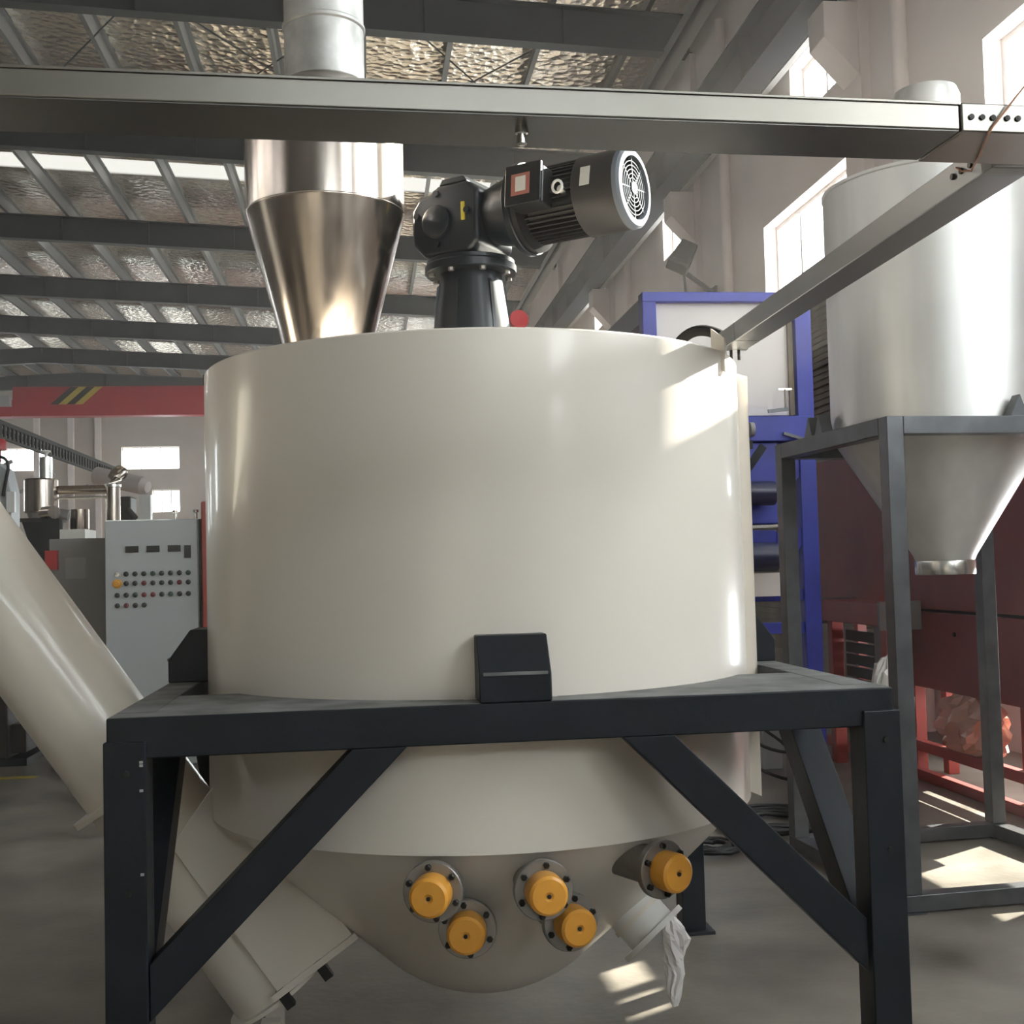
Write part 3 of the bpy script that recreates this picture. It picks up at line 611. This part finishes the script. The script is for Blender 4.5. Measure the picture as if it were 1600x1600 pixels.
# ------------------------------------------------------------------ blue machine, slatted stack and red container
bm_ = thing('blue_press', (2.6, 8.2, 0), 'tall blue framed machine with pale upper panel behind the tank', 'machine')
Yb = 8.0
for (xa, xb, za, zc) in ((1.94, 2.04, 0, 3.44), (3.04, 3.16, 0, 3.36)):
    MB().box((xa, Yb, za), (xb, Yb+0.12, zc)).build('post', 'blue', bm_, bevel=0.006)
    MB().box((xa, Yb+2.0, za), (xb, Yb+2.12, zc-0.1)).build('post', 'blue', bm_, bevel=0.006)
    MB().box((xa+0.01, Yb+0.12, zc-0.20), (xb-0.01, Yb+2.12, zc-0.02)).build('side_rail', 'navy', bm_, bevel=0.006, label='dark navy side rail')
MB().box((1.94, Yb-0.005, 3.37), (3.16, Yb+0.12, 3.44)).build('top_rail', 'blue', bm_, bevel=0.006)
MB().box((2.04, Yb+0.05, 2.57), (3.03, Yb+0.075, 3.37)).build('panel', 'panelpink', bm_, label='pale pinkish panel')
MB().box((2.995, Yb+0.03, 2.57), (3.03, Yb+0.049, 3.37)).build('panel_edge', 'slat', bm_)
MB().box((2.0, Yb-0.04, 2.38), (3.14, Yb+0.13, 2.555)).build('cross_beam', 'blue', bm_, bevel=0.006)
MB().box((2.0, Yb+0.0, 1.80), (2.88, Yb+0.6, 2.375)).build('body', 'blue', bm_, bevel=0.01)
MB().box((2.0, Yb+0.02, 1.50), (2.86, Yb+0.6, 1.76)).build('body', 'blue', bm_, bevel=0.01)
MB().prism([(2.9, Yb+0.02, 2.37), (3.06, Yb+0.02, 2.37), (3.06, Yb+0.02, 2.17), (2.9, Yb+0.02, 1.93)], (0, 0.04, 0)).build('gusset', 'blue', bm_)
MB().prism([(2.86, Yb+0.02, 1.74), (3.05, Yb+0.02, 1.77), (3.05, Yb+0.02, 1.66), (2.93, Yb+0.02, 1.50), (2.86, Yb+0.02, 1.50)], (0, 0.04, 0)).build('gusset', 'blue', bm_)
for z in (1.30, 1.07): MB().box((2.04, Yb+0.02, z-0.04), (3.04, Yb+0.1, z+0.04)).build('cross_rail', 'blue', bm_, bevel=0.005)
MB().bar((2.0, Yb-0.06, 1.77), (2.9, Yb-0.06, 1.785), 0.02, 0.02).build('rod', 'bright', bm_, label='thin bright rod')
for (z, r_, m_) in ((2.01, 0.085, 'navy'), (1.57, 0.10, 'navy')):
    rl = MB().cyl((2.35, Yb-0.11, z), (2.80, Yb-0.11, z), r_, n=28).build('roller', m_, bm_, label='dark navy roller')
    MB().cyl((2.80, Yb-0.11, z), (2.84, Yb-0.11, z), r_*0.55, n=20).build('roller_hub', 'navy', rl)
MB().box((2.5, Yb-0.14, 1.30), (2.86, Yb-0.02, 1.46)).build('tray', 'panelpink', bm_, label='pale pinkish box')
MB().box((2.3, Yb-0.075, 2.42), (2.66, Yb-0.045, 2.50)).cyl((2.66, Yb-0.06, 2.46), (2.69, Yb-0.06, 2.46), 0.05, n=16).build('switch_box', 'rail_grey', bm_)
b = MB().bar((2.905, Yb-0.06, 2.42), (2.905, Yb-0.06, 2.62), 0.02, 0.03).bar((2.905, Yb-0.06, 2.43), (3.04, Yb-0.06, 2.39), 0.02, 0.02).bar((2.80, Yb-0.06, 2.585), (2.95, Yb-0.06, 2.60), 0.02, 0.025)
cl = b.build('clamp', 'standgrey', bm_)
MB().cyl((2.925, Yb-0.06, 2.59), (2.925, Yb-0.06, 2.74), 0.008, n=8).bar((2.88, Yb-0.06, 2.74), (2.975, Yb-0.06, 2.74), 0.012, 0.012).build('clamp_screw', 'bright', cl)
MB().box((1.92, Yb-0.3, 2.30), (2.60, Yb-0.26, 2.36)).bar((2.68, Yb-0.28, 2.32), (2.40, Yb-0.28, 1.95), 0.03, 0.05).build('dark_strut', 'frame', bm_)

st = thing('slatted_steel_stack', (4.55, 12.8, 0), 'tall stack of weathered horizontal steel slats behind the blue machine', 'stack')
sm = None
for k in range(68):
    z = 0.03+k*0.0625
    if sm is None:
        o = MB().prism([(4.40, 10.4, z), (4.425, 10.4, z+0.058), (4.62, 10.4, z+0.058), (4.62, 10.4, z)], (0, 4.9, 0)).build('slat', 'slat', st); sm = o
    else:
        o = sm.copy(); COL.objects.link(o); o.location = sm.location + Vector((random.uniform(-0.012, 0.012), random.uniform(-0.03, 0.03), k*0.0625))
rc = thing('red_container', (4.0, 7.9, 0), 'dark red steel bin on a red frame by the wall', 'container')
XA, XB, YA, YC = 3.80, 4.13, 6.46, 9.66
MB().box((XA, YA, 1.185), (XB, YC, 2.36)).build('upper_box', 'red', rc, bevel=0.008)
MB().box((XA+0.004, YA, 0.64), (XB, 8.1, 1.165)).build('lower_box', 'red', rc, bevel=0.008)
MB().box((XA+0.03, YA+0.03, 1.165), (XB-0.03, 8.05, 1.185)).build('joint_gap', 'black', rc)
MB().prism([(XA-0.006, YC-0.05, 2.36), (XA-0.012, YC+0.02, 2.36), (XA-0.012, YC+0.02, 2.32), (XA-0.006, YC-0.05, 2.32)], (0.2, 0, 0)).build('lip', 'red_l', rc)
for Y in (7.35, 6.9): MB().lathe([(0.014, 0), (0.014, 0.012), (0, 0.012)], (XA, Y, 1.03), (-1,0,0), 10).build('latch', 'black', rc)
for Y in (6.62, 8.06, 9.55):
    for X in (XA+0.03, XB-0.07): MB().box((X, Y-0.04, 0), (X+0.08, Y+0.04, 0.64 if Y < 8.5 else 1.185)).build('leg', 'red_l', rc, bevel=0.004)
for z in (0.235, 0.035): MB().box((XA-0.02, YA-0.1, z-0.035), (XA+0.04, YC, z+0.035)).build('rail', 'red_l', rc, bevel=0.004)
MB().box((XA+0.05, YA-0.1, 0.19), (XA+0.17, YC, 0.20)).build('shelf', 'tin', rc)
tb_ = thing('red_bench', (3.5, 8.2, 0), 'red steel bench frame with grey side panels beside the red bin', 'bench')
MB().box((3.46, 7.72, 1.075), (3.72, 8.8, 1.235)).build('top_beam', 'red_l', tb_, bevel=0.006)
MB().box((3.44, 7.69, 1.05), (3.74, 7.72, 1.245)).build('end_plate', 'tin', tb_); MB().box((3.44, 8.78, 1.05), (3.74, 8.86, 1.245)).build('end_plate', 'tin', tb_)
for Y in (7.78, 8.72): MB().box((3.50, Y-0.045, 0), (3.59, Y+0.045, 1.075)).build('leg', 'red_l', tb_, bevel=0.004)
for k in range(8): MB().box((3.60, 8.16, 0.30+k*0.09), (3.63, 8.66, 0.375+k*0.09)).build('louvre', 'steel_dark', tb_)
MB().box((3.595, 7.92, 0.2), (3.64, 8.14, 1.07)).build('side_panel', 'tin', tb_, label='grey side panel'); MB().box((3.60, 7.83, 0.3), (3.63, 7.915, 1.07)).build('side_panel', 'panelpink', tb_, label='pale side panel')

def bag(name, m, c, s, seed, lab):
    rnd = random.Random(seed); c = Vector(c); vs = []; fs = []; n, k = 16, 30
    for i in range(n+1):
        th = PI*i/n
        for j in range(k):
            ph = 2*PI*j/k; f = 1+0.13*(rnd.random()-0.5)*2 + 0.13*math.sin(5*ph+seed+3*th) + 0.08*math.sin(9*ph-4*th)
            z = -math.cos(th)
            vs.append(c+Vector((s[0]*math.sin(th)**0.7*math.cos(ph)*f, s[1]*math.sin(th)**0.7*math.sin(ph)*f, s[2]*(z if z > -0.85 else -0.85)*(1+0.1*rnd.random()*(z > 0)))))
    for i in range(n):
        for j in range(k):
            j2 = (j+1) % k; fs += [(i*k+j, i*k+j2, (i+1)*k+j2), (i*k+j, (i+1)*k+j2, (i+1)*k+j)]
    return tag(MB().add(vs, fs).build(name, m, sharp=18), lab, 'bag')
bag('plastic_bag', 'pinkplastic', (3.86, 7.28, 0.44), (0.13, 0.36, 0.20), 5, 'pinkish translucent plastic bag lying on the red lower rail')
bag('plastic_bag', 'plate', (3.06, 6.75, 0.42), (0.13, 0.15, 0.50), 9, 'bright white plastic sack standing behind the hopper stand')

# ------------------------------------------------------------------ things on the floor, right side
def coil(name, c, rr, turns, r, seed, lab):
    rnd = random.Random(seed); pts = []
    for i in range(turns*20+1):
        a = 2*PI*i/20; q = rr*(0.82+0.25*math.sin(a*0.37+seed)); pts.append((c[0]+q*math.cos(a), c[1]+q*math.sin(a), r+0.012+0.0011*i/ (turns*20)*turns*20*0.12 + 0.012*rnd.random()))
    return tag(MB().tube(pts, r, 8).build(name, 'black'), lab, 'cable')
coil('cable_coil', (2.33, 6.72, 0), 0.33, 9, 0.013, 2, 'large black cable coil on the floor behind the stand post')
coil('cable_coil', (1.80, 6.22, 0), 0.15, 5, 0.012, 6, 'small black hose coil on the floor behind the tank leg')
for k, (p0, p1, p2, p3) in enumerate([((2.35, 8.15, 0.95), (2.6, 7.9, 0.2), (2.8, 8.0, 0.5), (3.0, 7.95, 0.02)), ((2.40, 8.12, 0.75), (2.45, 7.8, 0.20), (2.75, 7.7, 0.25), (3.05, 7.7, 0.25)), ((2.4, 8.12, 0.5), (2.5, 7.9, 0.05), (2.8, 7.8, 0.05), (3.1, 7.8, 0.02))]):
    tag(MB().tube(bez(p0, p1, p2, p3, 16), 0.011, 8).build('power_cable', 'black'), ['black cable sloping down in front of the blue machine base', 'black cable looping at mid height by the blue machine base', 'lowest black cable along the floor by the blue machine'][k], 'cable')
t = thing('floor_crate', (3.0, 8.7, 0), 'small pale grey crate on the floor under the blue machine', 'crate')
MB().box((2.88, 8.55, 0), (3.03, 8.85, 0.30)).build('body', 'cab', t, bevel=0.008); MB().box((2.87, 8.54, 0.30), (3.04, 8.86, 0.33)).build('lid', 'cab', t, bevel=0.005)
# floodlight on corbel
t = thing('floodlight', (4.42, 15.9, 5.75), 'dark floodlight hanging below the second wall corbel', 'lamp')
MF = Matrix.Translation((4.45, 15.9, 5.78)) @ Matrix.Rotation(math.radians(-25), 4, 'X') @ Matrix.Rotation(math.radians(30), 4, 'Y')
MB(MF).prism([(-0.16, -0.12, -0.22), (0.16, -0.12, -0.22), (0.12, -0.12, 0.24), (-0.12, -0.12, 0.24)], (0, 0.2, 0)).build('housing', 'lamp', t, bevel=0.02)
MB(MF).box((-0.10, -0.135, -0.16), (0.10, -0.12, 0.16)).build('lens', 'cover', t)
MB().bar((4.48, 15.95, 5.6), (4.985, 16.2, 5.35), 0.05, 0.05).box((4.97, 16.1, 5.25), (5.0, 16.3, 5.45)).bar((4.48, 15.95, 5.62), (4.50, 15.95, 5.25), 0.03, 0.03).build('bracket', 'lamp', t)

# ------------------------------------------------------------------ control cabinet
cc = thing('control_cabinet', (-1.65, 9.75, 0), 'light grey control cabinet with three displays and rows of buttons', 'cabinet')
Yc = 9.5
MB().box((-2.02, Yc+0.02, 0.08), (-1.29, Yc+0.5, 1.99)).build('body', 'cab', cc, bevel=0.008)
MB().box((-1.99, Yc+0.04, 0.0), (-1.32, Yc+0.48, 0.08)).build('plinth', 'cab_dark', cc)
dr = MB().box((-2.015, Yc, 0.09), (-1.315, Yc+0.02, 1.985)).build('door', 'cab', cc, bevel=0.005)
MB().box((-1.306, Yc+0.003, 0.09), (-1.292, Yc+0.019, 1.985)).build('door_gap', 'cover', cc)
for x_ in (-1.86, -1.70, -1.54): MB().box((x_, Yc-0.012, 1.735), (x_+0.098, Yc+0.001, 1.785)).build('display', 'display', dr, bevel=0.002)
MB().box((-1.415, Yc-0.012, 1.685), (-1.365, Yc+0.001, 1.782)).build('meter', 'display', dr)
rows = [(1.568, 1, 9), (1.495, 1, 9), (1.405, 0, 9), (1.325, 0, 4)]
for ri, (z, c0_, c1_) in enumerate(rows):
    for c_ in range(c0_, c1_):
        x_ = -1.925+c_*0.0672
        m_ = 'btn_red' if (ri == 2 and c_ in (3, 4)) else ('btn_dark' if (ri*7+c_*3) % 4 else ('btn_red' if ri in (1, 3) else 'btn_green'))
        MB().lathe([(0.020, 0), (0.020, 0.006), (0.014, 0.008), (0.014, 0.022), (0.011, 0.024), (0, 0.024)], (x_, Yc, z), (0,-1,0), 14).build('push_button', m_, dr)
MB().lathe([(0.036, 0), (0.036, 0.006), (0.03, 0.008)], (-1.925, Yc, 1.495), (0,-1,0), 24).build('stop_ring', 'orange', dr)
MB().lathe([(0.012, 0.006), (0.012, 0.02), (0.024, 0.024), (0.022, 0.036), (0, 0.038)], (-1.925, Yc, 1.495), (0,-1,0), 20).build('emergency_stop', 'yellow', dr, label='orange emergency stop')
MB().lathe([(0.018, 0), (0.018, 0.006), (0, 0.007)], (-1.925, Yc, 1.568), (0,-1,0), 14).bar((-1.925, Yc-0.012, 1.568), (-1.94, Yc-0.012, 1.55), 0.006, 0.010, up=(0,1,0)).build('key_switch', 'bright', dr)
for x_ in (-1.5, -1.34): MB().lathe([(0.012, 0), (0.012, 0.05), (0.022, 0.055), (0.022, 0.075), (0, 0.078)], (x_, Yc+0.12, 1.99), (0,0,1), 14).build('lifting_eye', 'bright', cc)
t = thing('grey_cabinet', (-2.35, 10.3, 0), 'darker grey cabinet with a square panel left of the control cabinet', 'cabinet')
MB().box((-2.56, 10.0, 0.0), (-2.08, 10.6, 1.87)).build('body', 'cab_dark', t, bevel=0.008)
MB().box((-2.43, 9.992, 1.545), (-2.27, 10.0, 1.715)).build('square_panel', 'cab_panel', t)
MB().box((-2.58, 9.95, 1.62), (-2.485, 9.999, 1.775)).build('red_bracket', 'crane_red', t, label='small red box')
MB().box((-2.50, 10.1, 1.87), (-2.30, 10.5, 1.95)).build('top_plate', 'label_white', t)
t = thing('red_machine_column', (-1.19, 9.8, 0), 'narrow red machine column beside the right edge of the control cabinet', 'machine')  # only a strip shows; moved and sized to shade the cabinet side
MB().box((-1.276, 9.44, 0.1), (-1.10, 10.1, 2.12)).build('column', 'red_l', t, bevel=0.012); MB().box((-1.282, 9.43, 0), (-1.08, 10.12, 0.1)).build('base', 'cab_dark', t)

# ------------------------------------------------------------------ extrusion line at far left
def ladder():
    t = thing('cable_ladder', (-5.0, 20, 3.5), 'slotted grey cable ladder sloping across the far left machines', 'cable ladder')
    X = -5.0
    MB().box((X-0.02, 14.5, 3.70), (X+0.02, 25.5, 3.76)).build('side_rail', 'ladder', t); MB().box((X-0.02, 14.5, 3.50), (X+0.02, 25.5, 3.535)).build('side_rail', 'ladder', t)
    MB().box((X-0.30, 14.5, 3.70), (X-0.26, 25.5, 3.76)).build('side_rail', 'ladder', t)
    first = None; yy = 14.6; k = 0
    while yy < 25.4:
        if (k % 7) != 6 or True:
            if first is None: first = MB().box((X-0.012, yy, 3.535), (X+0.012, yy+0.09, 3.70)).build('rung', 'ladder', t)
            else:
                o = first.copy(); COL.objects.link(o); o.location = first.location+Vector((0, yy-14.6, 0))
        yy += 0.20; k += 1
    for Y in (17.6, 19.9, 22.3): MB().bar((X, Y, 3.50), (X, Y, 3.22), 0.05, 0.05).bar((X, Y, 3.24), (X-0.55, Y, 2.95), 0.05, 0.05).build('arm', 'rail_grey', t)
    for Y in (15, 25.2): MB().box((X-0.2, Y-0.05, 0), (X-0.1, Y+0.05, 3.5)).build('post', 'ladder', t)
ladder()
t = thing('vacuum_loader', (-3.97, 15.2, 0), 'shiny stainless vacuum loader with a narrower top drum, far left', 'loader')
C1 = (-3.975, 15.2, 0)
MB().lathe([(0.19, 2.36), (0.205, 2.38), (0.205, 2.76), (0.19, 2.78), (0, 2.78)], C1, n=32).build('drum', 'inox', t)
MB().lathe([(0.08, 2.78), (0.08, 3.05), (0, 3.06)], (-3.92, 15.2, 0), n=24).build('top_drum', 'bright', t)
MB().lathe([(0.055, 3.11), (0.06, 3.12), (0.055, 3.135), (0, 3.14)], (-3.92, 15.2, 0), n=20).cyl((-3.92, 15.2, 3.05), (-3.92, 15.2, 3.12), 0.02, n=10).build('cap', 'white', t)
MB().lathe([(0.06, 2.0), (0.17, 2.36)], C1, n=28).build('cone', 'cab_dark', t)
for a in range(4): MB().bar((-3.975+0.2*math.cos(a*PI/2+.7), 15.2+0.2*math.sin(a*PI/2+.7), 0), (-3.975+0.2*math.cos(a*PI/2+.7), 15.2+0.2*math.sin(a*PI/2+.7), 2.4), 0.04, 0.04).build('leg', 'steel_dark', t)
t = thing('suction_pipe', (-3.5, 15.2, 2.6), 'horizontal stainless pipe joining the vacuum loader to an upright elbow', 'pipe')
MB().cyl((-3.77, 15.2, 2.64), (-3.19, 15.2, 2.64), 0.055, n=20).build('pipe', 'inox', t); MB().cyl((-3.77, 15.17, 2.54), (-3.19, 15.17, 2.54), 0.016, n=10).build('rod', 'bright', t)
MB().tube([(-3.12, 15.2, 0.0), (-3.12, 15.2, 2.70)] + [(-3.12+0.02*k, 15.2+0.10*(1-math.cos(k*0.5)), 2.70+0.16*math.sin(k*0.5)) for k in range(1, 5)], 0.088, 24).build('elbow', 'inox', t)
MB().lathe([(0.09, 2.66), (0.10, 2.665), (0.10, 2.70), (0.09, 2.705)], (-3.12, 15.2, 0), n=24).build('collar', 'bright', t)
t = thing('exhaust_duct', (-3.1, 17, 2.3), 'wide beige round duct behind the upright stainless elbow', 'duct')
MB().cyl((-3.75, 17.2, 2.98), (-3.06, 16.9, 2.80), 0.125, n=28).build('duct', 'wall', t); MB().cyl((-3.06, 16.9, 2.80), (-2.99, 16.87, 2.78), 0.125, 0.08, n=28).build('duct_end', 'wall', t)
MB().box((-3.10, 16.8, 0), (-2.95, 16.95, 2.67)).build('duct_post', 'white', t)
t = thing('black_drive_unit', (-3.1, 16, 2.3), 'black drive unit below the beige duct, far left', 'machine')
MB().box((-3.24, 16.0, 1.6), (-3.06, 16.4, 2.60)).build('body', 'black', t, bevel=0.02); MB().cyl((-3.10, 15.98, 2.42), (-3.0, 15.95, 2.30), 0.05, n=14).build('motor', 'black', t); MB().box((-3.3, 15.95, 0), (-3.0, 16.45, 1.6)).build('base', 'cab_dark', t)
t = thing('black_feed_hopper', (-3.65, 14.2, 0), 'black feed hopper below the vacuum loader, far left', 'hopper')
MB().prism([(-3.88, 14.0, 2.20), (-3.52, 14.0, 2.20), (-3.57, 14.0, 1.80), (-3.75, 14.0, 1.80)], (0, 0.4, 0)).build('hopper', 'gear', t); MB().box((-3.92, 13.97, 2.20), (-3.50, 14.43, 2.24)).build('rim', 'cover', t)
MB().box((-3.8, 14.0, 0), (-3.5, 14.4, 1.8)).build('base', 'gear', t)
t = thing('small_steel_drum', (-3.29, 14.2, 0), 'small shiny drum above the grey cabinet', 'drum')
MB().lathe([(0.10, 2.10), (0.105, 2.12), (0.105, 2.34), (0.0, 2.345)], (-3.29, 14.2, 0), n=28).build('drum', 'inox', t); MB().lathe([(0.12, 2.02), (0.13, 2.04), (0.13, 2.09), (0.10, 2.10)], (-3.29, 14.2, 0), n=28).build('base_ring', 'black', t)
MB().box((-3.45, 14.05, 0), (-3.12, 14.4, 2.02)).build('stand', 'cover', t)
t = thing('blower_motor', (-3.55, 14.0, 2.26), 'small round chrome blower beside the black feed hopper', 'motor')
MB().cyl((-3.60, 13.9, 2.29), (-3.46, 13.75, 2.29), 0.075, n=24).build('body', 'inox', t); MB().cyl((-3.44, 13.9, 2.28), (-3.34, 13.9, 2.26), 0.06, n=20).build('blower', 'cab_panel', t)
MB().box((-3.6, 13.78, 1.86), (-3.42, 13.95, 2.22)).build('mount', 'gear', t)
t = thing('pale_machine_housing', (-3.55, 12.2, 0), 'pale blue grey machine housing with black cable at the left edge', 'machine')
MB().prism([(-3.9, 12.0, 0), (-3.44, 12.0, 0), (-3.42, 12.0, 2.40), (-3.47, 12.0, 2.62), (-3.56, 12.0, 2.70), (-3.9, 12.0, 2.70)], (0, 0.3, 0)).build('housing', 'cab', t, bevel=0.015)
MB().tube(bez((-3.62, 11.97, 2.72), (-3.50, 11.95, 2.78), (-3.42, 11.95, 2.72), (-3.44, 11.97, 2.62), 10)+[(-3.49, 11.97, 2.36)], 0.016, 8).build('hose', 'black', t)
MB().box((-3.45, 11.94, 2.20), (-3.375, 12.0, 2.40)).build('lamp_box', 'white', t)
MB().lathe([(0.07, 2.82), (0.07, 2.90), (0.05, 2.93), (0, 2.94)], (-3.56, 12.1, 0), n=16).cyl((-3.56, 12.1, 2.7), (-3.56, 12.1, 2.83), 0.02, n=10).build('beacon', 'crane_red', t, label='red beacon')
t = thing('dark_machine_base', (-3.4, 10.7, 0), 'low dark machine base in the shade behind the conveyor', 'machine')
MB().box((-4.3, 10.3, 0.06), (-2.98, 11.2, 0.60)).build('body', 'cover', t, bevel=0.02); MB().box((-4.25, 10.35, 0.0), (-2.84, 11.15, 0.06)).build('plinth', 'frame', t)
MB().box((-2.98, 10.4, 0.10), (-2.86, 11.0, 0.34)).build('step', 'cover', t, bevel=0.01); MB().prism([(-3.6, 10.35, 0.60), (-3.02, 10.35, 0.60), (-3.1, 10.35, 0.78), (-3.5, 10.35, 0.84)], (0, 0.6, 0)).build('housing', 'frame', t, bevel=0.015)
MB().box((-3.5, 10.285, 0.42), (-3.05, 10.30, 0.50)).build('strip', 'cab_dark', t)
MB().box((-8.0, 9.7, 0), (-2.6, 9.8, 0.002)).build('trim_1', 'hazard_y', kind='structure')

print('objects', len(bpy.data.objects))
